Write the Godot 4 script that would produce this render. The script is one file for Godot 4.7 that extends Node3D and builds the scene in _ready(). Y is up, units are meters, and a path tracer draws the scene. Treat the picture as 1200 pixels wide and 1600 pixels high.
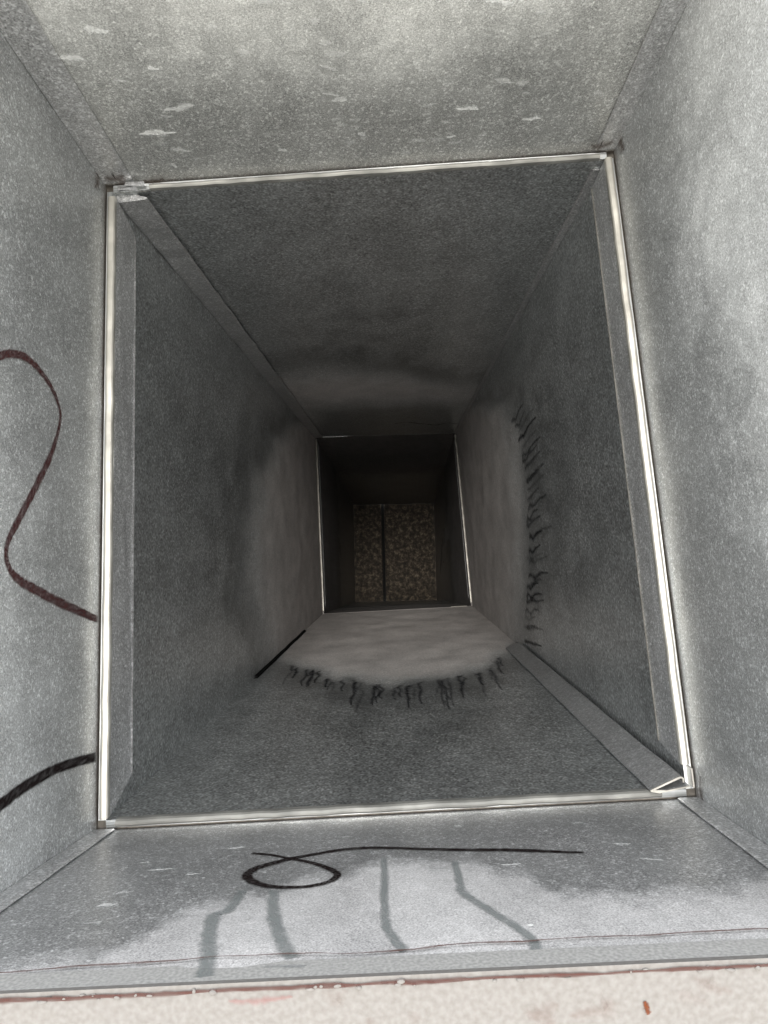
extends Node3D
# A galvanised steel air duct seen into from its open mouth: three sections joined by cleats, a closed far end.

var rng := RandomNumberGenerator.new()
var taken := {}
var nz_cell: PackedByteArray
var nz_cell_small: PackedByteArray
var nz_grain: PackedByteArray
var nz_grit: PackedByteArray
var nz_cloud: PackedByteArray
var nz_streak: PackedByteArray
var edge_mat: StandardMaterial3D
var band_mat: ORMMaterial3D
var strip_mat: ORMMaterial3D
var back_mat: StandardMaterial3D
var dull_edge_mat: StandardMaterial3D
var ink_mat: StandardMaterial3D

# ---------------------------------------------------------------- naming
func numbered(called: String, parent: Node) -> String:
	var key := str(parent.get_instance_id()) + called
	var n: int = taken.get(key, 0)
	taken[key] = n + 1
	return called if n == 0 else "%s_%03d" % [called, n]

func thing(called: String, label: String, category: String, at: Vector3, group := "") -> Node3D:
	var o := Node3D.new()
	o.name = numbered(called, self)
	add_child(o, true)
	o.position = at
	o.set_meta("label", label)
	o.set_meta("category", category)
	o.set_meta("kind", "thing")
	if group != "":
		o.set_meta("group", group)
	return o

# commits world-space geometry as one mesh under parent
func part(called: String, st: SurfaceTool, mat: Material, parent: Node3D, label := "") -> MeshInstance3D:
	var o := MeshInstance3D.new()
	o.name = numbered(called, parent)
	o.mesh = st.commit()
	o.material_override = mat
	parent.add_child(o, true)
	o.position = Vector3.ZERO if parent is MeshInstance3D else -parent.position
	if label != "":
		o.set_meta("label", label)
	return o

func tool() -> SurfaceTool:
	var st := SurfaceTool.new()
	st.begin(Mesh.PRIMITIVE_TRIANGLES)
	st.set_smooth_group(-1)
	return st

# ---------------------------------------------------------------- textures
func bytes_of(noise_type: int, freq: float, octaves: int, sd: int, ret := 0) -> PackedByteArray:
	var n := FastNoiseLite.new()
	n.seed = sd
	n.noise_type = noise_type
	n.frequency = freq
	n.fractal_type = FastNoiseLite.FRACTAL_FBM if octaves > 1 else FastNoiseLite.FRACTAL_NONE
	n.fractal_octaves = octaves
	if noise_type == FastNoiseLite.TYPE_CELLULAR:
		n.cellular_return_type = ret
		n.cellular_jitter = 1.0
	var im := n.get_seamless_image(512, 512)
	im.convert(Image.FORMAT_L8)
	return im.get_data()

# dust and painted brightness: value 0..1 from (s, t) by interpolating a front line given as s,t pairs; bands lists [t_offset, strength]
func line_at(line: PackedFloat32Array, s: float) -> float:
	var n := line.size() / 2
	if s <= line[0]:
		return line[1]
	for k in range(1, n):
		if s <= line[2 * k]:
			var f := (s - line[2 * k - 2]) / maxf(line[2 * k] - line[2 * k - 2], 1e-5)
			return lerpf(line[2 * k - 1], line[2 * k + 1], f * f * (3.0 - 2.0 * f))
	return line[2 * n - 1]

# A galvanised sheet of mw x mt metres. The dust colour, which also paints the front side sheets brighter towards the mouth, lies where t is beyond (far = 1) or before (far = -1) the line, softened over `soft`.
func sheet_material(w: int, h: int, mw: float, mt: float, sd: int, line: PackedFloat32Array, far: float, soft: float, dust: Color, tone: Color, strength := 1.0, fade := 9.0, fade_over := 0.2, rusty := 0.0, metal := 0.6, rim := 0.0) -> ORMMaterial3D:
	var alb := PackedByteArray()
	var orm := PackedByteArray()
	alb.resize(w * h * 3)
	orm.resize(w * h * 3)
	var px := mw / w * 1000.0      # millimetres per texel
	var py := mt / h * 1000.0
	var lut := PackedByteArray()
	lut.resize(1025)
	for i in 1025:
		lut[i] = int(clampf(pow(i / 1024.0, 1.0 / 2.2) * 255.0, 0, 255))
	var lines := PackedFloat32Array()
	lines.resize(w)
	for x in w:
		lines[x] = line_at(line, x / float(w - 1)) if line.size() > 0 else 2.0
	var k := 0
	for y in h:
		var t := y / float(h - 1)
		var ym := y * py
		for x in w:
			var xm := x * px
			var xi := int(xm * 10.0) + sd * 37
			var yi := int(ym * 10.0) + sd * 91
			var cell := nz_cell[((yi & 511) << 9) | (xi & 511)] / 255.0
			var x2 := int(xm * 12.3) + sd * 11
			var y2 := int(ym * 12.1) + sd * 53
			var small := nz_cell_small[((y2 & 511) << 9) | (x2 & 511)] / 255.0
			var grain := nz_grain[((y2 & 511) << 9) | (x2 & 511)] / 255.0
			var xc := int(xm * 1.6) + sd * 131
			var yc := int(ym * 0.9) + sd * 17
			var cloud := nz_cloud[((yc & 511) << 9) | (xc & 511)] / 255.0
			var xs := int(xm * 2.2) + sd * 71
			var ys := int(ym * 2.2) + sd * 29
			var streak := nz_streak[((ys & 511) << 9) | (xs & 511)] / 255.0
			var fleck := maxf(cell - 0.62, 0.0) * 2.6
			fleck = fleck * fleck
			var sp := maxf(small - 0.70, 0.0) * 3.3
			var x3 := int(xm * 8.3) + sd * 77
			var y3 := int(ym * 7.7) + sd * 13
			var grit := nz_grit[((y3 & 511) << 9) | (x3 & 511)] / 255.0
			var v := 0.82 + 0.60 * fleck + 0.80 * sp * sp + 0.65 * (grain - 0.5) + 0.80 * (grit - 0.5) + 0.20 * (cloud - 0.5) + 0.12 * (streak - 0.5)
			# dust, and the brightness painted on the front side sheets
			var edge := lines[x] + (cloud - 0.5) * 0.35 * minf(soft, 0.2) + (streak - 0.5) * 0.3 * minf(soft, 0.2)
			var d := clampf((t - edge) * far / soft + 0.5, 0.0, 1.0)
			d = d * d * (3.0 - 2.0 * d) * strength
			if fade < 5.0:
				d *= clampf(1.0 - (t - fade) * far / fade_over, 0.0, 1.0)
			d *= 0.86 + 0.24 * (streak - 0.3) + 0.5 * (grit - 0.5)
			d = clampf(d, 0.0, 1.0)
			var dv := 0.90 + 0.45 * (grain - 0.5) + 0.5 * (grit - 0.5) + 0.30 * (cloud - 0.5)
			var r := lerpf(tone.r * v, dust.r * dv, d)
			var g := lerpf(tone.g * v, dust.g * dv, d)
			var b := lerpf(tone.b * v, dust.b * dv, d)
			if rim > 0.0:
				# a darker margin in front of the dust
				var rr := ((t - edge) * far + 0.055) / 0.05
				var darken := 1.0 - rim * exp(-rr * rr) * (0.6 + 0.8 * streak)
				r *= darken; g *= darken; b *= darken
			if rusty > 0.0:
				var q := clampf((t - (1.0 - 0.035)) / 0.035, 0.0, 1.0) * rusty * (0.35 + streak)
				r = lerpf(r, 0.17, q); g = lerpf(g, 0.12, q); b = lerpf(b, 0.09, q)
			alb[k] = lut[int(clampf(r, 0.0, 1.0) * 1024.0)]
			alb[k + 1] = lut[int(clampf(g, 0.0, 1.0) * 1024.0)]
			alb[k + 2] = lut[int(clampf(b, 0.0, 1.0) * 1024.0)]
			orm[k] = 255
			orm[k + 1] = int(clampf(lerpf(0.38 + 0.10 * (cell - 0.5) + 0.07 * (cloud - 0.5) + 0.05 * (grain - 0.5), 0.85, d), 0.2, 1.0) * 255.0)
			orm[k + 2] = int(lerpf(metal, 0.05, d) * 255.0)
			k += 3
	var m := ORMMaterial3D.new()
	m.albedo_texture = ImageTexture.create_from_image(Image.create_from_data(w, h, false, Image.FORMAT_RGB8, alb))
	m.orm_texture = ImageTexture.create_from_image(Image.create_from_data(w, h, false, Image.FORMAT_RGB8, orm))
	m.texture_repeat = false
	return m

func noise_texture(freq: float, sd: int, a: Color, b: Color, octaves := 4) -> NoiseTexture2D:
	var n := FastNoiseLite.new()
	n.seed = sd
	n.frequency = freq
	n.fractal_octaves = octaves
	var t := NoiseTexture2D.new()
	t.noise = n
	t.width = 512
	t.height = 512
	t.seamless = true
	var g := Gradient.new()
	g.set_color(0, a)
	g.set_color(1, b)
	t.color_ramp = g
	return t

func speckled(a: Color, b: Color, freq: float, scale: float, rough: float, metal: float, sd: int) -> StandardMaterial3D:
	var m := StandardMaterial3D.new()
	m.albedo_texture = noise_texture(freq, sd, a, b)
	m.uv1_triplanar = true
	m.uv1_world_triplanar = true
	m.uv1_scale = Vector3.ONE * scale
	m.roughness = rough
	m.metallic = metal
	return m

# ---------------------------------------------------------------- sheets
# panel: front edge a -> b, back edge c -> d; n points into the duct
func make_panel(a: Vector3, b: Vector3, c: Vector3, d: Vector3, inside: Vector3, sd: int, wave := 0.0006) -> Dictionary:
	var n := (b - a).cross(c - a).normalized()
	if n.dot(inside - (a + b + c + d) / 4.0) < 0.0:
		n = -n
	var fn := FastNoiseLite.new()
	fn.seed = sd
	fn.frequency = 5.0
	fn.fractal_type = FastNoiseLite.FRACTAL_NONE
	return {"a": a, "b": b, "c": c, "d": d, "n": n, "fn": fn, "wave": wave, "w": a.distance_to(b), "l": a.distance_to(c)}

func on(p: Dictionary, s: float, t: float, up := 0.0) -> Vector3:
	var front: Vector3 = p.a.lerp(p.b, s)
	var rear: Vector3 = p.c.lerp(p.d, s)
	var at: Vector3 = front.lerp(rear, t)
	var win: float = clampf(s, 0, 1) * clampf(1 - s, 0, 1) * 4.0 * minf(1.0, clampf(t, 0, 1) * clampf(1 - t, 0, 1) * 10.0)
	return at + p.n * (up + p.wave * win * p.fn.get_noise_2d(s * p.w * 3.0, t * p.l * 1.6) * 2.0)

func quad(st: SurfaceTool, a: Vector3, b: Vector3, c: Vector3, d: Vector3) -> void:
	for v in [a, b, c, a, c, d]:
		st.add_vertex(v)

func panel_mesh(p: Dictionary, ns: int, nt: int) -> SurfaceTool:
	var st := tool()
	st.set_smooth_group(0)
	for j in nt:
		for i in ns:
			var c := [[i, j], [i + 1, j], [i + 1, j + 1], [i, j], [i + 1, j + 1], [i, j + 1]]
			for q in c:
				var s: float = q[0] / float(ns)
				var t: float = q[1] / float(nt)
				st.set_uv(Vector2(s, t))
				st.add_vertex(on(p, s, t))
	# the outer face and the four rims of the sheet, 1 mm thick
	st.set_smooth_group(-1)
	var k := -0.004
	var f := [on(p, 0, 0), on(p, 1, 0), on(p, 1, 1), on(p, 0, 1)]
	var o := []
	for v in f:
		o.append(v + p.n * k)
	var faces := [[o[0], o[3], o[2], o[1]]]
	for i in 4:
		var e := (i + 1) % 4
		faces.append([f[i], o[i], o[e], f[e]])
	for q in faces:
		for i in [0, 1, 2, 0, 2, 3]:
			st.set_uv(Vector2(0.5, 0.01 + 0.01 * i))
			st.add_vertex(q[i])
	st.index()
	st.generate_normals()
	return st

# soft-edged stroke on a panel; pts are s,t pairs, widths in metres
func stroke(called: String, p: Dictionary, pts: PackedFloat32Array, widths: PackedFloat32Array, color: Color, parent: Node3D, up := 0.0004, soft := 0.35, wobble := 0.12, steps := 10, mottle := 0.85) -> MeshInstance3D:
	var n := pts.size() / 2
	var path := PackedVector2Array()
	var ws := PackedFloat32Array()
	for i in n - 1:
		var p1 := Vector2(pts[2 * i], pts[2 * i + 1])
		var p2 := Vector2(pts[2 * i + 2], pts[2 * i + 3])
		var p0 := Vector2(pts[2 * i - 2], pts[2 * i - 1]) if i > 0 else p1
		var p3 := Vector2(pts[2 * i + 4], pts[2 * i + 5]) if i < n - 2 else p2
		for k in steps:
			path.append(p1.cubic_interpolate(p2, p0, p3, k / float(steps)))
			var wa: float = widths[mini(i, widths.size() - 1)]
			var wb: float = widths[mini(i + 1, widths.size() - 1)]
			ws.append(lerpf(wa, wb, k / float(steps)))
	path.append(Vector2(pts[2 * n - 2], pts[2 * n - 1]))
	ws.append(widths[widths.size() - 1])
	var st := tool()
	var rows := []
	var fn := FastNoiseLite.new()
	fn.seed = int(rng.randi() % 10000)
	fn.frequency = 0.15
	for i in path.size():
		var a := path[maxi(i - 1, 0)]
		var b := path[mini(i + 1, path.size() - 1)]
		var dir := Vector2((b.x - a.x) * p.w, (b.y - a.y) * p.l).normalized()
		var side := Vector2(-dir.y, dir.x)
		var row := []
		for k in [-0.5, -0.5 + 0.48 * soft, -0.17 + 0.16 * soft, 0.17 - 0.16 * soft, 0.5 - 0.48 * soft, 0.5]:
			var off: float = k * ws[i] * (1.0 + wobble * 2.0 * fn.get_noise_2d(i * 2.0, k * 12.0))
			row.append(on(p, path[i].x + side.x * off / p.w, path[i].y + side.y * off / p.l, up))
		rows.append(row)
	for i in path.size() - 1:
		for k in 5:
			var cs := [[i, k], [i, k + 1], [i + 1, k + 1], [i, k], [i + 1, k + 1], [i + 1, k]]
			var turned: Vector3 = (rows[i + 1][k + 1] - rows[i][k]).cross(rows[i][k + 1] - rows[i][k])
			if turned.dot(p.n) < 0.0:
				cs.reverse()
			for c in cs:
				var al: float = color.a * (1.0 if (c[1] > 0 and c[1] < 5) else 0.0)
				if al > 0.0:
					al *= 0.92 + 0.75 * mottle * fn.get_noise_2d(c[0] * 5.0, c[1] * 11.0)
				if c[0] == 0 or c[0] == path.size() - 1:
					al *= 0.35
				st.set_color(Color(color.r, color.g, color.b, clampf(al, 0, 1)))
				st.set_normal(p.n)
				st.add_vertex(rows[c[0]][c[1]])
	return part(called, st, ink_mat, parent)

# a constant section swept along a panel edge. prof: closed list of (x, y): x metres along `dx`, y metres along `dy`
func sweep(frames: Array, prof: PackedVector2Array, cap := true, smooth := false) -> SurfaceTool:
	var st := tool()
	st.set_smooth_group(0 if smooth else -1)
	var m := prof.size()
	for i in frames.size() - 1:
		for k in m:
			var e := (k + 1) % m
			var f: Array = frames[i]
			var g: Array = frames[i + 1]
			quad(st, f[0] + f[1] * prof[k].x + f[2] * prof[k].y, f[0] + f[1] * prof[e].x + f[2] * prof[e].y,
				g[0] + g[1] * prof[e].x + g[2] * prof[e].y, g[0] + g[1] * prof[k].x + g[2] * prof[k].y)
	if cap:
		st.set_smooth_group(-1)
		var tri := Geometry2D.triangulate_polygon(prof)
		for f in [frames[0], frames[frames.size() - 1]]:
			for k in tri:
				st.add_vertex(f[0] + f[1] * prof[k].x + f[2] * prof[k].y)
	st.index()
	st.generate_normals()
	return st

# frames along a panel's front or back edge (s runs), x = along depth, y = inwards
func edge_frames(p: Dictionary, s0: float, s1: float, t: float, steps: int, jitter := 0.0) -> Array:
	var out := []
	var depth: Vector3 = (p.c - p.a).normalized()
	for i in steps + 1:
		var s := lerpf(s0, s1, i / float(steps))
		var j := Vector3.ZERO
		if jitter > 0.0 and i > 0 and i < steps:
			j = p.n * rng.randf_range(-jitter, jitter) + depth * rng.randf_range(-jitter, jitter)
		out.append([on(p, s, t) + j, depth, p.n])
	return out

# frames along a panel's depth at one s; x = across (towards larger s), y = inwards
func depth_frames(p: Dictionary, s: float, t0: float, t1: float, steps: int, jitter := 0.0, shift := 0.0) -> Array:
	var out := []
	var across: Vector3 = (p.b - p.a).normalized()
	for i in steps + 1:
		var t := lerpf(t0, t1, i / float(steps))
		var j := Vector3.ZERO
		if jitter > 0.0 and i > 0 and i < steps:
			j = p.n * rng.randf_range(-jitter, jitter) + across * rng.randf_range(-jitter, jitter)
		out.append([p.a.lerp(p.b, s).lerp(p.c.lerp(p.d, s), t) + j + across * shift, across, p.n])
	return out

func profile(v: Array) -> PackedVector2Array:
	var out := PackedVector2Array()
	for i in range(0, v.size(), 2):
		out.append(Vector2(v[i], v[i + 1]) * 0.001)
	return out

# a cleat on the front edge of a side panel: bright folded nose and a flat band with cut corners
func cleat(p: Dictionary, label: String, group: String, s0: float, s1: float, band: float, cut: float, nose: float, rise: float, steps := 30, bright_cut := false) -> Node3D:
	var o := thing("drive_cleat", label, "cleat strip", on(p, 0.5, 0.0), group)
	var r := rise * 1000.0
	var nn := nose * 1000.0
	part("front_edge", sweep(edge_frames(p, s0, s1, 0.0, steps, 0.0002), profile([0.5, -nn, -2.2, -nn, -3.0, -nn + 0.7, -3.2, -nn * 0.4, -3.0, r - 0.5, -2.2, r + 0.1, 0.5, r + 0.1]), true, false), edge_mat, o)
	# flat band: a thin plate lying on the wall, its far corners cut off
	var st := tool()
	var bt: float = band / p.l
	var ct: float = cut / p.w
	var lo := rise - 0.0007
	var a := [on(p, s0, 0.0005, rise), on(p, s1, 0.0005, rise), on(p, s1 - ct, bt, rise), on(p, s0 + ct, bt, rise)]
	var b := [on(p, s0, 0.0005, lo), on(p, s1, 0.0005, lo), on(p, s1 - ct, bt + 0.0006, lo), on(p, s0 + ct, bt + 0.0006, lo)]
	var cols := 16
	for i in cols:
		for j in 4:
			var v := []
			for q in [[i, j], [i + 1, j], [i + 1, j + 1], [i, j + 1]]:
				var tt: float = q[1] / 4.0
				var ss: float = q[0] / float(cols)
				var w := lerpf(s0 + ct * tt, s1 - ct * tt, ss)
				v.append(on(p, w, lerpf(0.0005, bt, tt), rise + 0.0003 * p.fn.get_noise_2d(w * 30.0, tt * 4.0)))
			quad(st, v[0], v[1], v[2], v[3])
	for i in 4:
		var e := (i + 1) % 4
		quad(st, a[i], a[e], b[e], b[i])
	quad(st, b[0], b[1], b[2], b[3])
	st.generate_normals()
	var fb := part("flat_band", st, band_mat, o)
	# the thin cut edge of the band
	var ce := tool()
	var e0 := on(p, s0 + ct, bt + 0.0004, rise - 0.0005)
	var e1 := on(p, s1 - ct, bt + 0.0004, rise - 0.0005)
	var e2 := on(p, s1 - ct, bt - 0.0003, rise + 0.0007)
	var e3 := on(p, s0 + ct, bt - 0.0003, rise + 0.0007)
	quad(ce, e0, e1, e2, e3)
	var e4: Vector3 = e2 - (p.c - p.a).normalized() * 0.0009
	var e5: Vector3 = e3 - (p.c - p.a).normalized() * 0.0009
	quad(ce, e3, e2, e4, e5)
	ce.generate_normals()
	part("cut_edge", ce, edge_mat if bright_cut else band_mat, fb)
	return o

# irregular pale flake on a sheet
func flake(p: Dictionary, s: float, t: float, long: float, wide: float, turn: float, alpha: float, parent: Node3D) -> void:
	var pts := PackedFloat32Array()
	var ws := PackedFloat32Array()
	for i in 5:
		var f := i / 4.0 - 0.5
		pts.append(s + (f * long * cos(turn)) / p.w)
		pts.append(t + (f * long * sin(turn) + rng.randf_range(-0.2, 0.2) * wide) / p.l)
		ws.append(wide * (rng.randf_range(0.5, 1.2) if i > 0 and i < 4 else 0.15))
	stroke("zinc_flake", p, pts, ws, Color(0.80, 0.81, 0.80, alpha), parent, 0.0003, 0.5, 0.5, 4)

# ---------------------------------------------------------------- the scene
func _ready() -> void:
	rng.seed = 4711
	var cam := Camera3D.new()
	cam.name = "camera"
	cam.position = Vector3(0, 1.3, 0)
	cam.rotation_degrees = Vector3(1.75, 0.6, -2.5)
	cam.fov = 70.0
	cam.near = 0.01
	cam.far = 200.0
	add_child(cam)

	var env := Environment.new()
	env.background_mode = Environment.BG_SKY
	var sky := Sky.new()
	var psm := ProceduralSkyMaterial.new()
	psm.sky_top_color = Color(0.84, 0.85, 0.86)
	psm.sky_horizon_color = Color(0.88, 0.89, 0.88)
	psm.ground_horizon_color = Color(0.80, 0.79, 0.76)
	psm.ground_bottom_color = Color(0.78, 0.77, 0.74)
	psm.sun_angle_max = 1.0
	sky.sky_material = psm
	env.sky = sky
	env.background_energy_multiplier = 1.0
	env.tonemap_mode = Environment.TONE_MAPPER_LINEAR
	env.tonemap_exposure = 4.5
	env.sdfgi_enabled = true
	env.ssao_enabled = true
	env.ssil_enabled = true
	var we := WorldEnvironment.new()
	we.name = "environment"
	we.environment = env
	add_child(we)

	var sun := DirectionalLight3D.new()
	sun.name = "sun"
	sun.light_energy = 0.35
	sun.light_color = Color(1.0, 0.98, 0.95)
	sun.light_angular_distance = 14.0
	sun.shadow_enabled = true
	add_child(sun)
	sun.look_at_from_position(Vector3.ZERO, Vector3(0.03, -0.13, -1.0))

	# ---- shared noise and materials
	nz_cell = bytes_of(FastNoiseLite.TYPE_CELLULAR, 0.075, 1, 3, FastNoiseLite.RETURN_CELL_VALUE)
	nz_cell_small = bytes_of(FastNoiseLite.TYPE_CELLULAR, 0.14, 1, 8, FastNoiseLite.RETURN_CELL_VALUE)
	nz_grain = bytes_of(FastNoiseLite.TYPE_SIMPLEX, 0.30, 1, 5)
	nz_grit = bytes_of(FastNoiseLite.TYPE_SIMPLEX, 0.11, 4, 15)
	nz_cloud = bytes_of(FastNoiseLite.TYPE_SIMPLEX, 0.012, 4, 6)
	nz_streak = bytes_of(FastNoiseLite.TYPE_SIMPLEX, 0.03, 3, 7)
	edge_mat = speckled(Color(0.58, 0.57, 0.545), Color(0.80, 0.79, 0.76), 0.012, 7.0, 0.42, 0.5, 21)
	band_mat = sheet_material(900, 900, 0.45, 0.45, 21, PackedFloat32Array(), 1.0, 0.1, Color.GRAY, Color(0.565, 0.568, 0.575), 0.0, 9.0, 0.2, 0.0, 0.6)
	band_mat.texture_repeat = true
	band_mat.uv1_triplanar = true
	band_mat.uv1_world_triplanar = true
	band_mat.uv1_scale = Vector3.ONE / 0.45
	strip_mat = band_mat.duplicate()
	strip_mat.albedo_color = Color(0.92, 0.92, 0.92)
	dull_edge_mat = speckled(Color(0.40, 0.40, 0.39), Color(0.70, 0.695, 0.675), 0.009, 6.0, 0.5, 0.4, 27)
	back_mat = speckled(Color(0.30, 0.28, 0.26), Color(0.50, 0.48, 0.45), 0.08, 6.0, 0.6, 0.3, 24)
	ink_mat = StandardMaterial3D.new()
	ink_mat.vertex_color_use_as_albedo = true
	ink_mat.transparency = BaseMaterial3D.TRANSPARENCY_ALPHA
	ink_mat.roughness = 0.8
	ink_mat.metallic_specular = 0.2
	ink_mat.cull_mode = BaseMaterial3D.CULL_DISABLED

	# ---- the loops of the duct: upper left, upper right, lower right, lower left
	var mouth := [Vector3(-0.1692, 1.5508, -0.2207), Vector3(0.1519, 1.5583, -0.2238), Vector3(0.1501, 1.1685, -0.2237), Vector3(-0.1698, 1.1677, -0.2204)]
	var j1 := [Vector3(-0.1713, 1.5278, -0.4532), Vector3(0.1486, 1.5330, -0.4514), Vector3(0.1545, 1.1536, -0.3928), Vector3(-0.1654, 1.1483, -0.3946)]
	var j2 := [Vector3(-0.1637, 1.5242, -1.6288), Vector3(0.1544, 1.5236, -1.6642), Vector3(0.1640, 1.1385, -1.5709), Vector3(-0.1540, 1.1391, -1.5355)]
	var far := [Vector3(-0.1498, 1.4214, -2.8925), Vector3(0.1697, 1.4141, -2.9090), Vector3(0.1619, 1.0328, -2.8918), Vector3(-0.1576, 1.0401, -2.8754)]
	var j1i := inset(j1, 0.005, 0.005)
	var j2i := inset(j2, 0.003, 0.0006)

	build_wall(mouth, j1)
	build_front(mouth, j1, j1i)
	build_middle(j1i, j2)
	build_far(j2, j2i, far)
	build_end(far)

func inset(q: Array, ex: float, ey: float) -> Array:
	var u: Vector3 = (q[1] - q[0]).normalized()
	var v: Vector3 = (q[0] - q[3]).normalized()
	return [q[0] + u * ex - v * ey, q[1] - u * ex - v * ey, q[2] - u * ex + v * ey, q[3] + u * ex + v * ey]

func loop_panel(f: Array, b: Array, i: int, j: int, sd: int, wave := 0.0006) -> Dictionary:
	var mid := Vector3.ZERO
	for v in f + b:
		mid += v / 8.0
	return make_panel(f[i], f[j], b[i], b[j], mid, sd, wave)

func build_wall(m: Array, back: Array) -> void:
	var o := thing("plaster_wall", "pale beige plaster wall with rust spots around the duct mouth, seen below it", "wall", (m[2] + m[3]) / 2.0)
	var mat := speckled(Color(0.40, 0.385, 0.375), Color(0.47, 0.462, 0.456), 0.15, 5.0, 0.9, 0.0, 31)
	mat.heightmap_enabled = true
	mat.heightmap_texture = noise_texture(0.05, 32, Color.BLACK, Color.WHITE)
	mat.heightmap_scale = 0.03
	var u: Vector3 = (m[1] - m[0]).normalized()
	var v: Vector3 = (m[0] - m[3]).normalized()
	var n := u.cross(v).normalized()
	var c: Vector3 = (m[0] + m[1] + m[2] + m[3]) / 4.0
	var hole := []
	var outer := []
	var deep := []
	var big := [-0.8, 0.7, 0.8, 0.7, 0.8, -0.8, -0.8, -0.8]
	for i in 4:
		var sx := -1.0 if (i == 0 or i == 3) else 1.0
		var sy := 1.0 if i < 2 else -1.0
		hole.append(m[i] + u * (sx * 0.0042) + v * (0.0042 if i < 2 else 0.0013))
		deep.append(hole[i] + (back[i] - m[i]).normalized() * 0.03 + v * (0.002 if i < 2 else -0.006))
		outer.append(c + u * big[2 * i] + v * big[2 * i + 1])
	var st := tool()
	var th := n * -0.03
	var lift := n * 0.0015
	for i in 4:
		var e := (i + 1) % 4
		quad(st, hole[i] + lift, outer[i] + lift, outer[e] + lift, hole[e] + lift)
		quad(st, deep[i], deep[e], outer[e] + th, outer[i] + th)
		quad(st, hole[i] + lift, hole[e] + lift, deep[e], deep[i])
		quad(st, outer[i] + lift, outer[i] + th, outer[e] + th, outer[e] + lift)
	st.generate_normals()
	part("wall_face", st, mat, o)
	# stains on the strip of wall under the mouth
	var p := make_panel(m[3] + lift, m[2] + lift, m[3] + lift - v * 0.2, m[2] + lift - v * 0.2, m[3] + lift + n, 77, 0.0)
	stroke("rust_spot", p, PackedFloat32Array([0.744, 0.046, 0.746, 0.056, 0.747, 0.066]), PackedFloat32Array([0.001, 0.0024, 0.001]), Color(0.11, 0.035, 0.015, 0.9), o, 0.0005, 0.6, 0.6)
	stroke("pink_smear", p, PackedFloat32Array([0.36, 0.018, 0.39, 0.02, 0.42, 0.016]), PackedFloat32Array([0.001, 0.003, 0.001]), Color(0.28, 0.07, 0.07, 0.22), o, 0.0005, 0.9, 0.5)
	for k in 14:
		var s := rng.randf_range(0.1, 0.9)
		var t := rng.randf_range(0.01, 0.08)
		stroke("faint_stain", p, PackedFloat32Array([s, t, s + rng.randf_range(-0.02, 0.02), t + 0.01, s + rng.randf_range(-0.03, 0.03), t + 0.02]), PackedFloat32Array([0.002, rng.randf_range(0.003, 0.009), 0.002]), Color(0.16, 0.075, 0.055, rng.randf_range(0.05, 0.14)), o, 0.0006, 0.95, 0.5)
	# crumbs of plaster along the edge
	var cr := tool()
	for k in 46:
		var s0 := rng.randf_range(0.02, 0.98)
		var ball := SphereMesh.new()
		var rad := rng.randf_range(0.0004, 0.0013)
		ball.radius = rad
		ball.height = rad * 1.4
		ball.radial_segments = 7
		ball.rings = 4
		var bt := Basis.from_euler(Vector3(rng.randf() * 6.0, rng.randf() * 6.0, rng.randf() * 6.0)).scaled(Vector3(rng.randf_range(0.8, 2.0), 0.8, 1.0))
		cr.append_from(ball, 0, Transform3D(bt, on(p, s0, rng.randf_range(0.001, 0.008), 0.0002)))
	cr.generate_normals()
	part("plaster_crumbs", cr, mat, o).set_meta("kind", "stuff")
	# rust line where the sheet meets the wall
	var pts := PackedFloat32Array()
	var ws := PackedFloat32Array()
	for k in 25:
		pts.append(k / 24.0)
		pts.append(0.0022 + rng.randf_range(-0.001, 0.001))
		ws.append(rng.randf_range(0.0007, 0.0022))
	stroke("rust_line", p, pts, ws, Color(0.07, 0.035, 0.028, 0.85), o, 0.0007, 0.5, 0.6, 4)

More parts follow.
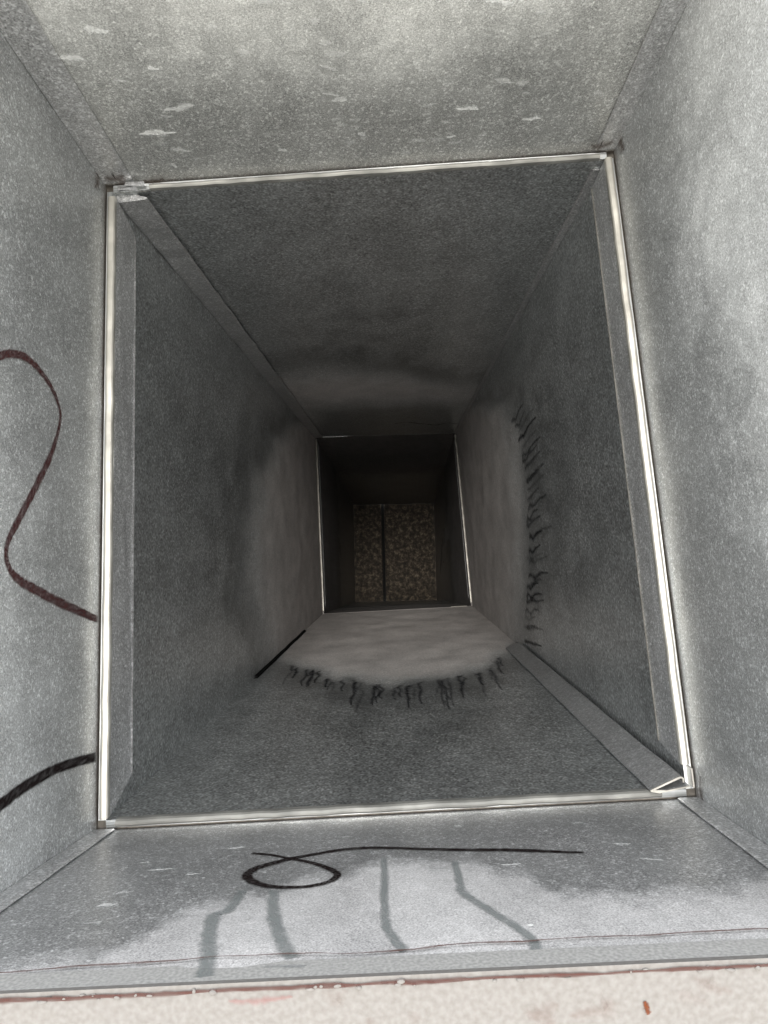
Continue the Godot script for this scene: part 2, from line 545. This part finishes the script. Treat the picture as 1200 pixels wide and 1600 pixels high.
func build_front(f: Array, b: Array, inner: Array) -> void:
	var o := thing("duct_section", "bright front section of galvanised duct nearest the viewer, with dark marker lines drawn on it", "duct section", (f[2] + f[3]) / 2.0, "duct sections in a row")
	var tone := Color(0.495, 0.506, 0.511)
	var top := loop_panel(f, b, 0, 1, 101)
	var right := loop_panel(f, b, 1, 2, 102)
	var bottom := loop_panel(f, b, 3, 2, 103)
	var left := loop_panel(f, b, 0, 3, 104)
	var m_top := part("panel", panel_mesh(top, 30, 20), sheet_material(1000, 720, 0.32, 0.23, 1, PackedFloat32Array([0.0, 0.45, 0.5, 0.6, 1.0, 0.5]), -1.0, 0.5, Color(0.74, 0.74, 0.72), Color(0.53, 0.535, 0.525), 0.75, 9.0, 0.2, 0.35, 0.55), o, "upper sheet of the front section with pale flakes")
	var m_right := part("panel", panel_mesh(right, 30, 20), sheet_material(1200, 720, 0.385, 0.23, 2, PackedFloat32Array([0.0, 0.55, 0.3, 0.62, 0.55, 0.45, 0.75, 0.22, 1.0, 0.12]), -1.0, 0.5, Color(0.74, 0.745, 0.74), tone, 0.5, 9.0, 0.2, 0.5, 0.6), o)  # pale oxide tone that also paints in the brighter light towards the mouth
	var m_bottom := part("panel", panel_mesh(bottom, 30, 20), sheet_material(1000, 600, 0.32, 0.19, 3, PackedFloat32Array([0.0, 0.02, 0.113, 0.108, 0.2, 0.143, 0.29, 0.353, 0.337, 0.415, 0.395, 0.481, 0.492, 0.551, 0.594, 0.537, 0.658, 0.486, 0.707, 0.33, 0.775, 0.28, 0.865, 0.294, 1.0, 0.38]), -1.0, 0.14, Color(0.54, 0.53, 0.535), Color(0.455, 0.458, 0.466), 0.8), o, "lower sheet of the front section with a dusty patch and marker loop")
	var m_left := part("panel", panel_mesh(left, 30, 20), sheet_material(1200, 720, 0.385, 0.23, 4, PackedFloat32Array([0.0, 0.1, 0.3, 0.3, 0.6, 0.6, 1.0, 0.7]), -1.0, 0.6, Color(0.70, 0.715, 0.72), tone, 0.28, 9.0, 0.2, 0.5, 0.6), o)  # paler low down and near the mouth: brighter light painted into the sheet colour

	# marker lines
	stroke("marker_line", left, PackedFloat32Array([0.42, 0.428, 0.404, 0.465, 0.392, 0.516, 0.387, 0.585, 0.401, 0.677, 0.427, 0.734, 0.453, 0.735, 0.493, 0.697, 0.548, 0.604, 0.592, 0.534, 0.62, 0.494, 0.642, 0.495, 0.659, 0.536, 0.673, 0.639, 0.688, 0.775, 0.708, 0.985]),
		PackedFloat32Array([0.0045, 0.0045, 0.0045, 0.0045, 0.0038, 0.003, 0.0034, 0.005, 0.006, 0.0055, 0.0045, 0.0045, 0.0052, 0.0058, 0.0058, 0.0045]), Color(0.055, 0.026, 0.024, 0.86), m_left).set_meta("label", "brown wavy marker line on the left sheet")
	stroke("marker_line", left, PackedFloat32Array([0.909, 0.40, 0.905, 0.473, 0.897, 0.586, 0.893, 0.749, 0.9, 0.985]), PackedFloat32Array([0.006, 0.0062, 0.0062, 0.0056, 0.0062]), Color(0.012, 0.009, 0.009, 0.95), m_left).set_meta("label", "black marker line low on the left sheet")
	stroke("marker_line", bottom, PackedFloat32Array([0.298, 0.69, 0.334, 0.67, 0.385, 0.612, 0.42, 0.543, 0.433, 0.496, 0.421, 0.454, 0.39, 0.438, 0.348, 0.456, 0.315, 0.513, 0.314, 0.57, 0.34, 0.619, 0.372, 0.654, 0.435, 0.677, 0.526, 0.671, 0.633, 0.636, 0.71, 0.599, 0.762, 0.575]),
		PackedFloat32Array([0.0028, 0.0026, 0.0028, 0.0034, 0.004, 0.004, 0.0036, 0.0042, 0.0052, 0.005, 0.0048, 0.0044, 0.004, 0.0045, 0.0045, 0.0042, 0.002]), Color(0.012, 0.008, 0.009, 0.96), m_bottom).set_meta("label", "black marker line with a loop on the lower sheet")
	# wiped trails in the dust
	var trail := Color(0.19, 0.205, 0.205, 0.68)
	var tr := [[0.317, 0.44, 0.316, 0.323, 0.303, 0.293, 0.313, 0.19, 0.326, 0.095, 0.333, 0.023], [0.357, 0.43, 0.372, 0.285, 0.395, 0.147, 0.412, 0.075], [0.491, 0.60, 0.499, 0.29, 0.504, 0.196, 0.523, 0.089], [0.587, 0.56, 0.589, 0.394, 0.591, 0.339, 0.619, 0.233, 0.649, 0.125, 0.654, 0.036]]
	var tw := [0.0062, 0.006, 0.0042, 0.0046]
	for i in 4:
		stroke("wiped_trail", bottom, PackedFloat32Array(tr[i]), PackedFloat32Array([tw[i] * 0.8, tw[i], tw[i] * 1.1]), trail, m_bottom, 0.0003, 0.6, 0.2)
	stroke("wiped_trail", bottom, PackedFloat32Array([0.385, 0.05, 0.44, 0.047, 0.50, 0.054]), PackedFloat32Array([0.001, 0.003, 0.001]), Color(0.25, 0.26, 0.27, 0.5), m_bottom, 0.0003, 0.8, 0.4)
	# rusty hem line and the folded hem along the mouth
	var hem := PackedFloat32Array()
	var hw := PackedFloat32Array()
	for k in 31:
		var s := k / 30.0
		hem.append(s)
		hem.append(0.071 + 0.038 * s + rng.randf_range(-0.003, 0.003))
		hw.append(rng.randf_range(0.0006, 0.0017))
	stroke("rust_line", bottom, hem, hw, Color(0.10, 0.05, 0.042, 0.8), m_bottom, 0.0009, 0.5, 0.6, 4)
	part("folded_hem", sweep([[on(bottom, 0.001, 0.0), (bottom.c - bottom.a).normalized(), bottom.n], [on(bottom, 0.999, 0.0), (bottom.d - bottom.b).normalized(), bottom.n]], profile([0, 0.1, 0.5, 0.45, 12.2, 0.5, 12.6, 0.3, 12.6, 0.1])), speckled(Color(0.50, 0.50, 0.495), Color(0.72, 0.715, 0.71), 0.25, 5.0, 0.75, 0.2, 41), o)

	# folded corner seams
	var front_strip := band_mat
	for q in [[top, 0.0, 1.0, 19.0], [top, 1.0, -1.0, 13.0], [bottom, 0.0, 1.0, 11.0], [bottom, 1.0, -1.0, 11.0]]:
		var wd: float = q[3] * q[2]
		var pr := profile([0.2 * q[2], 0.1, 0.2 * q[2], 1.3, wd * 0.93, 1.3, wd, 1.0, wd, 0.7, wd * 0.9, 0.4, wd * 0.85, 0.1])
		part("corner_seam", sweep(depth_frames(q[0], q[1], 0.075 if q[0] == bottom else 0.0, 0.985, 10, 0.0002), pr), front_strip, o)
	# grime in the corners by the joint
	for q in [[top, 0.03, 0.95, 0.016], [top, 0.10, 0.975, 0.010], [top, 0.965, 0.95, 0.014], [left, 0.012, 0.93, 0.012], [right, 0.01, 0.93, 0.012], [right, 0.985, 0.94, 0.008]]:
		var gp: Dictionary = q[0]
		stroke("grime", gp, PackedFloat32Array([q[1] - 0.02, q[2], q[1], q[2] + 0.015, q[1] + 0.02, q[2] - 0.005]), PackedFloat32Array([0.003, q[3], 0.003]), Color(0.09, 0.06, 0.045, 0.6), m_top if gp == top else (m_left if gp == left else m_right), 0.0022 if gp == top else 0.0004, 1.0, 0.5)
	# pale flakes of zinc
	var fl := [0.148, 0.797, 22.0, 5.0, 0.0, 0.9, 0.133, 0.477, 12.0, 5.0, 0.3, 0.8, 0.074, 0.546, 13.0, 4.0, 0.2, 0.75, 0.191, 0.589, 6.0, 3.5, 0.1, 0.8, 0.204, 0.715, 18.0, 6.0, -0.1, 0.6, 0.697, 0.791, 14.0, 3.5, 0.2, 0.8, 0.817, 0.843, 12.0, 4.0, 0.1, 0.75, 0.719, 0.479, 14.0, 7.0, 0.1, 0.85, 0.335, 0.565, 7.0, 4.0, 0.3, 0.45, 0.475, 0.727, 9.0, 6.0, 0.2, 0.5, 0.675, 0.891, 6.0, 2.5, 0.0, 0.7, 0.36, 0.9, 6.0, 4.0, 0.4, 0.5, 0.15, 0.93, 6.0, 4.0, 1.2, 0.5, 0.51, 0.86, 5.0, 4.0, 0.3, 0.45, 0.30, 0.49, 5.0, 3.0, 0.3, 0.6]
	for i in range(0, fl.size(), 6):
		flake(top, fl[i], fl[i + 1], fl[i + 2] * 0.001, fl[i + 3] * 0.001, fl[i + 4], fl[i + 5], m_top)
	for i in 40:
		flake(top, rng.randf_range(0.12, 0.93), rng.randf_range(0.38, 0.95), rng.randf_range(0.004, 0.011), rng.randf_range(0.002, 0.005), rng.randf_range(-0.3, 0.5), rng.randf_range(0.15, 0.45), m_top)
	fl = [0.185, 0.60, 13.0, 2.2, 0.1, 0.8, 0.235, 0.56, 6.0, 2.0, 0.0, 0.6, 0.15, 0.66, 5.0, 2.0, 0.0, 0.6, 0.27, 0.74, 9.0, 3.0, 0.0, 0.5, 0.66, 0.52, 9.0, 2.2, 0.0, 0.6, 0.82, 0.62, 8.0, 2.0, -0.2, 0.6, 0.60, 0.86, 5.0, 3.0, 0.5, 0.5, 0.16, 0.38, 8.0, 4.0, 0.1, 0.5, 0.84, 0.50, 10.0, 2.0, -0.4, 0.5, 0.655, 0.165, 2.5, 2.0, 0.0, 0.9, 0.78, 0.8, 7.0, 2.0, 0.2, 0.4]
	for i in range(0, fl.size(), 6):
		flake(bottom, fl[i], fl[i + 1], fl[i + 2] * 0.001, fl[i + 3] * 0.001, fl[i + 4], fl[i + 5], m_bottom)
	for i in 14:
		flake(bottom, rng.randf_range(0.1, 0.95), rng.randf_range(0.2, 0.95), rng.randf_range(0.004, 0.010), rng.randf_range(0.001, 0.003), rng.randf_range(-0.2, 0.2), rng.randf_range(0.15, 0.4), m_bottom)
	# collar that closes the gap behind the joint
	var st := tool()
	for i in 4:
		var e := (i + 1) % 4
		var bd: Vector3 = (b[i] - f[i]).normalized() * 0.002
		var be: Vector3 = (b[e] - f[e]).normalized() * 0.002
		quad(st, b[i], b[e], b[e] + be, b[i] + bd)
		quad(st, b[i] + bd, b[e] + be, inner[e] + be, inner[i] + bd)
	st.generate_normals()
	part("joint_flange", st, back_mat, o)

func build_middle(f: Array, b: Array) -> void:
	var o := thing("duct_section", "dark middle section of galvanised duct with a ring of brown dust towards its far end", "duct section", (f[2] + f[3]) / 2.0, "duct sections in a row")
	var tone := Color(0.595, 0.615, 0.62)
	var dust := Color(0.47, 0.437, 0.423)
	var top := loop_panel(f, b, 0, 1, 201, 0.0008)
	var right := loop_panel(f, b, 1, 2, 202, 0.0008)
	var bottom := loop_panel(f, b, 3, 2, 203, 0.0008)
	var left := loop_panel(f, b, 0, 3, 204, 0.0008)
	var m_top := part("panel", panel_mesh(top, 24, 60), sheet_material(360, 1200, 0.32, 1.2, 11, PackedFloat32Array([0.0, 0.52, 0.065, 0.471, 0.295, 0.459, 0.518, 0.488, 0.803, 0.56, 1.0, 0.6]), 1.0, 0.16, dust, tone, 0.85, 0.58, 0.14, 0.0, 0.89, 0.25), o)
	var m_right := part("panel", panel_mesh(right, 24, 60), sheet_material(420, 1200, 0.385, 1.2, 12, PackedFloat32Array([0.0, 0.7, 0.1, 0.55, 0.2, 0.40, 0.363, 0.35, 0.557, 0.35, 0.75, 0.40, 0.88, 0.45, 1.0, 0.5]), 1.0, 0.22, dust, tone, 0.9, 9.0, 0.2, 0.0, 0.87, 0.28), o)
	var m_bottom := part("panel", panel_mesh(bottom, 24, 60), sheet_material(360, 1200, 0.32, 1.2, 13, PackedFloat32Array([0.0, 0.52, 0.03, 0.474, 0.166, 0.415, 0.306, 0.345, 0.48, 0.305, 0.645, 0.315, 0.782, 0.35, 0.916, 0.43, 1.0, 0.48]), 1.0, 0.10, Color(0.54, 0.507, 0.492), tone, 1.0, 9.0, 0.2, 0.0, 0.87, 0.28), o)
	var m_left := part("panel", panel_mesh(left, 24, 60), sheet_material(420, 1200, 0.385, 1.2, 14, PackedFloat32Array([0.0, 0.8, 0.12, 0.65, 0.246, 0.519, 0.419, 0.406, 0.607, 0.358, 0.743, 0.366, 0.892, 0.412, 1.0, 0.47]), 1.0, 0.22, dust, tone, 0.95, 9.0, 0.2, 0.0, 0.87, 0.28), o)

	# drips left at the rim of the dust
	var dark := Color(0.03, 0.031, 0.032, 0.95)
	for i in 34:
		var s := lerpf(0.08, 0.88, i / 33.0) + rng.randf_range(-0.02, 0.02)
		var edge := line_at(PackedFloat32Array([0.03, 0.46, 0.166, 0.39, 0.306, 0.32, 0.48, 0.278, 0.645, 0.288, 0.782, 0.322, 0.916, 0.4]), s) + rng.randf_range(-0.004, 0.012)
		var ln := rng.randf_range(0.035, 0.115)
		var lean := (0.5 - s) * 0.05
		var al := rng.randf_range(0.25, 0.85)
		stroke("drip", bottom, PackedFloat32Array([s + rng.randf_range(-0.008, 0.01), edge, s - rng.randf_range(0.0, 0.006) + lean * 0.2, edge - ln * 0.15, s + rng.randf_range(-0.002, 0.009) + lean * 0.4, edge - ln * 0.4, s - rng.randf_range(-0.002, 0.005) + lean * 0.7, edge - ln * 0.7, s + rng.randf_range(-0.004, 0.006) + lean, edge - ln]), PackedFloat32Array([0.006, 0.0070, 0.0056, 0.0048, 0.0026]), Color(dark.r, dark.g, dark.b, dark.a * al), m_bottom, 0.0004, 0.95, 0.5, 5)
	for i in 30:
		var s := lerpf(0.25, 0.94, i / 29.0) + rng.randf_range(-0.012, 0.012)
		var edge := line_at(PackedFloat32Array([0.2, 0.37, 0.363, 0.33, 0.557, 0.33, 0.751, 0.367, 0.879, 0.408, 1.0, 0.45]), s) + rng.randf_range(-0.01, 0.008)
		var ln := rng.randf_range(0.06, 0.10)
		var al := rng.randf_range(0.25, 0.8)
		stroke("drip", right, PackedFloat32Array([s + rng.randf_range(0.008, 0.024), edge, s + rng.randf_range(0.004, 0.014), edge - ln * 0.15, s + rng.randf_range(0.004, 0.014), edge - ln * 0.35, s - rng.randf_range(-0.002, 0.008), edge - ln * 0.65, s - 0.010, edge - ln]), PackedFloat32Array([0.007, 0.0085, 0.007, 0.005, 0.0026]), Color(dark.r, dark.g, dark.b, dark.a * al), m_right, 0.0004, 0.95, 0.5, 5)
	# crack in the dust near the far joint, and a black strip added for the dark gap in the lower left corner
	stroke("dust_crack", top, PackedFloat32Array([0.56, 0.862, 0.63, 0.845, 0.70, 0.862, 0.77, 0.875, 0.83, 0.891, 0.90, 0.87, 0.976, 0.884]), PackedFloat32Array([0.002, 0.004, 0.006, 0.003, 0.005, 0.002]), Color(0.01, 0.01, 0.01, 0.9), m_top, 0.0004, 0.4, 0.7)
	part("gap_strip", sweep(depth_frames(bottom, 0.0, 0.36, 0.735, 12, 0.0003), profile([0.2, 0.2, 0.2, 3.2, 1.6, 2.6, 3.0, 1.4, 3.4, 0.2])), dark_material(), o)

	# folded seam along the upper left corner, dented, and the open lock seam along the lower right
	part("corner_seam", sweep(depth_frames(top, 0.0, 0.004, 0.985, 60, 0.0008), profile([0.1, 0.1, 0.1, 4.2, 2.0, 4.8, 17.5, 4.0, 19.4, 3.4, 19.6, 2.6, 15.5, 1.6, 13.0, 0.1])), strip_mat, o, "folded seam with dents along the upper left corner")
	part("corner_seam", sweep(depth_frames(top, 1.0, 0.01, 0.985, 20, 0.0003), profile([-0.1, 0.1, -0.1, 1.2, -5.0, 1.0, -6.0, 0.1])), strip_mat, o)
	var lock := sweep(depth_frames(bottom, 1.0, -0.004, 0.45, 26, 0.00025), profile([-16.0, 0.3, -20.4, 1.3, -20.6, 1.9, -19.8, 2.4, -5.4, 8.2, -3.6, 8.2, -2.6, 7.2, -2.7, 5.2, -3.4, 5.2, -3.4, 7.0, -4.0, 7.5, -5.1, 7.4, -18.2, 2.1, -12.0, 1.6, 0.0, 3.4, 0.0, 2.6, -12.0, 0.9]))
	var ls := part("lock_seam", lock, strip_mat, o, "open folded lock seam in the lower right corner")
	# its bright cut end
	part("cut_end", sweep(depth_frames(bottom, 1.0, -0.0049, -0.0041, 1), profile([-16.0, 0.3, -20.4, 1.3, -20.6, 1.9, -19.8, 2.4, -5.4, 8.2, -3.6, 8.2, -2.6, 7.2, -2.7, 5.2, -3.4, 5.2, -3.4, 7.0, -4.0, 7.5, -5.1, 7.4, -18.2, 2.1, -12.0, 1.6, 0.0, 3.4, 0.0, 2.6, -12.0, 0.9])), edge_mat, ls)
	# rolled lips on the upper and lower edges
	part("rolled_lip", sweep(edge_frames(top, 0.075, 0.985, 0.0, 34, 0.00022), profile([1.5, -2.6, -0.5, -2.9, -1.6, -2.5, -2.2, -1.6, -2.2, -0.7, -1.6, 0.2, 1.5, 0.4])), dull_edge_mat, o, "pale folded lip on the upper edge")
	part("rolled_lip", sweep(edge_frames(bottom, 0.02, 0.955, 0.0, 34, 0.00022), profile([3.0, -2.6, -0.5, -3.2, -2.6, -2.8, -3.7, -1.7, -3.8, -0.8, -3.0, 0.2, -1.4, 0.8, 3.0, 0.5])), dull_edge_mat, o, "pale rolled lip on the lower edge")
	# bent tabs at the corners
	var tab := tool()
	for q in [[0.012, -0.0035, 0.05, 0.0008, -0.0014], [0.03, -0.0055, 0.068, -0.0004, -0.0028]]:
		var a0 := on(top, q[0], q[1], q[3]); var a1 := on(top, q[2], q[1] + 0.003, q[3] - 0.0005)
		var b1 := on(top, q[2], q[1] + 0.001, q[4]); var b0 := on(top, q[0], q[1] + 0.0015, q[4] - 0.0006)
		var dd: Vector3 = (top.c - top.a).normalized() * 0.0009
		quad(tab, a0, a1, b1, b0)
		quad(tab, a0 + dd, b0 + dd, b1 + dd, a1 + dd)
		quad(tab, a0, a0 + dd, a1 + dd, a1)
		quad(tab, b0, b1, b1 + dd, b0 + dd)
		quad(tab, a1, a1 + dd, b1 + dd, b1)
		quad(tab, a0, b0, b0 + dd, a0 + dd)
	tab.generate_normals()
	part("corner_tab", tab, band_mat, o, "crumpled tab in the upper left corner")
	part("corner_tab", sweep(edge_frames(right, 0.968, 0.994, -0.002, 3), profile([-3.5, -2.6, -3.5, -1.8, 2.0, -1.6, 2.0, -2.6])), edge_mat, o)
	# a cleat slipped over each side edge
	cleat(left, "cleat strip with a bright white edge along the left side of the near joint", "cleat strips at the near joint", 0.012, 0.996, 0.034, 0.012, 0.0026, 0.0019)
	cleat(right, "cleat strip with a bright slanting edge along the right side of the near joint", "cleat strips at the near joint", 0.002, 0.965, 0.031, 0.004, 0.0025, 0.0017, 30, true)

func dark_material() -> StandardMaterial3D:
	var m := StandardMaterial3D.new()
	m.albedo_color = Color(0.012, 0.012, 0.012).linear_to_srgb()
	m.metallic_specular = 0.1
	m.roughness = 0.8
	return m

func build_far(outer: Array, f: Array, b: Array) -> void:
	var o := thing("duct_section", "farthest and darkest section of duct, behind the far joint", "duct section", (f[2] + f[3]) / 2.0, "duct sections in a row")
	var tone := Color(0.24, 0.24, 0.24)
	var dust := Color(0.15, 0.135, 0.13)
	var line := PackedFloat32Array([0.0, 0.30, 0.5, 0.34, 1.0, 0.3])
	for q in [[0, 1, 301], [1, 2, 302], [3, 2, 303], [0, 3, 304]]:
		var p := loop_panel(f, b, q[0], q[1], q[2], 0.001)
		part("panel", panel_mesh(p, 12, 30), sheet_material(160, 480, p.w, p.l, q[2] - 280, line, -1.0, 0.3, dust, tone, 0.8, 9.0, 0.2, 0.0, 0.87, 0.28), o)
		if q[2] == 304:
			cleat(p, "thin bright cleat line on the left side of the far joint", "cleat strips at the far joint", 0.015, 0.985, 0.03, 0.01, 0.0028, 0.0008, 6)
		elif q[2] == 302:
			cleat(p, "thin bright cleat line on the right side of the far joint", "cleat strips at the far joint", 0.01, 0.98, 0.03, 0.01, 0.0028, 0.0008, 6)
		elif q[2] == 303:
			part("rolled_lip", sweep(edge_frames(p, 0.86, 0.97, 0.0, 3), profile([1.0, -0.6, -1.5, -0.4, -1.8, 0.4, -1.0, 1.2, 1.0, 1.3])), edge_mat, o)
		else:
			part("rolled_lip", sweep(edge_frames(p, 0.03, 0.22, 0.0, 3), profile([1.0, -0.4, -0.8, -0.2, -0.8, 0.6, 1.0, 0.8])), band_mat, o)
	var st := tool()
	for i in 4:
		var e := (i + 1) % 4
		var d := (b[i] - f[i] as Vector3).normalized() * 0.006
		quad(st, outer[i], outer[e], outer[e] + d, outer[i] + d)
		quad(st, outer[i] + d, outer[e] + d, f[e] + d, f[i] + d)
	st.generate_normals()
	part("joint_flange", st, back_mat, o)

func build_end(q: Array) -> void:
	var u: Vector3 = (q[1] - q[0]).normalized()
	var v: Vector3 = (q[0] - q[3]).normalized()
	var n := u.cross(v).normalized()
	var w: float = q[0].distance_to(q[1])
	var h: float = q[0].distance_to(q[3])
	var mats := []
	for k in 2:
		var m := speckled(Color(0.04, 0.036, 0.03), Color(0.46, 0.43, 0.385), 0.034, 2.3, 0.95, 0.0, 51 + k)
		((m.albedo_texture as NoiseTexture2D).noise as FastNoiseLite).fractal_gain = 0.8
		var ramp := (m.albedo_texture as NoiseTexture2D).color_ramp
		ramp.add_point(0.45, Color(0.17, 0.15, 0.125))
		ramp.add_point(0.68, Color(0.30, 0.265, 0.22))
		m.heightmap_enabled = true
		m.heightmap_texture = noise_texture(0.05, 61 + k, Color.BLACK, Color.WHITE, 5)
		m.heightmap_scale = 0.25
		mats.append(m)
	var labels := ["narrower rough brown slab left of the seam closing the far end", "wider rough brown slab right of the seam closing the far end"]
	var cuts := [-0.02, 0.343, 0.380, 1.02]
	for k in 2:
		var x0: float = cuts[2 * k] * w
		var x1: float = cuts[2 * k + 1] * w
		var o := thing("end_slab", labels[k], "slab", q[3] + u * ((x0 + x1) / 2.0), "slabs at the far end")
		var st := tool()
		var pts := [q[3] + u * x0 - v * 0.01, q[3] + u * x1 - v * 0.01, q[3] + u * x1 + v * (h + 0.01), q[3] + u * x0 + v * (h + 0.01)]
		var c := 0.004
		var face := [pts[0] + (u + v) * c, pts[1] + (-u + v) * c, pts[2] + (-u - v) * c, pts[3] + (u - v) * c]
		var out := n * -0.0015
		quad(st, face[0] + out, face[1] + out, face[2] + out, face[3] + out)
		for i in 4:
			var e := (i + 1) % 4
			quad(st, face[i] + out, face[e] + out, pts[e] + out - n * c, pts[i] + out - n * c)
			quad(st, pts[i] + out - n * c, pts[e] + out - n * c, pts[e] - n * 0.04, pts[i] - n * 0.04)
		quad(st, pts[0] - n * 0.04, pts[3] - n * 0.04, pts[2] - n * 0.04, pts[1] - n * 0.04)
		st.generate_normals()
		part("slab_face", st, mats[k], o)
	var o2 := thing("mortar_joint", "dark recessed joint between the two slabs at the far end", "joint", q[3] + u * (w * 0.36))
	var st2 := tool()
	var a: Vector3 = q[3] + u * (0.335 * w) - v * 0.01 - n * 0.0415
	var bb: Vector3 = a + u * (0.053 * w)
	for z in [0.0, -0.01]:
		quad(st2, a + n * z, bb + n * z, bb + v * (h + 0.02) + n * z, a + v * (h + 0.02) + n * z)
	st2.generate_normals()
	part("joint_filling", st2, dark_material(), o2)
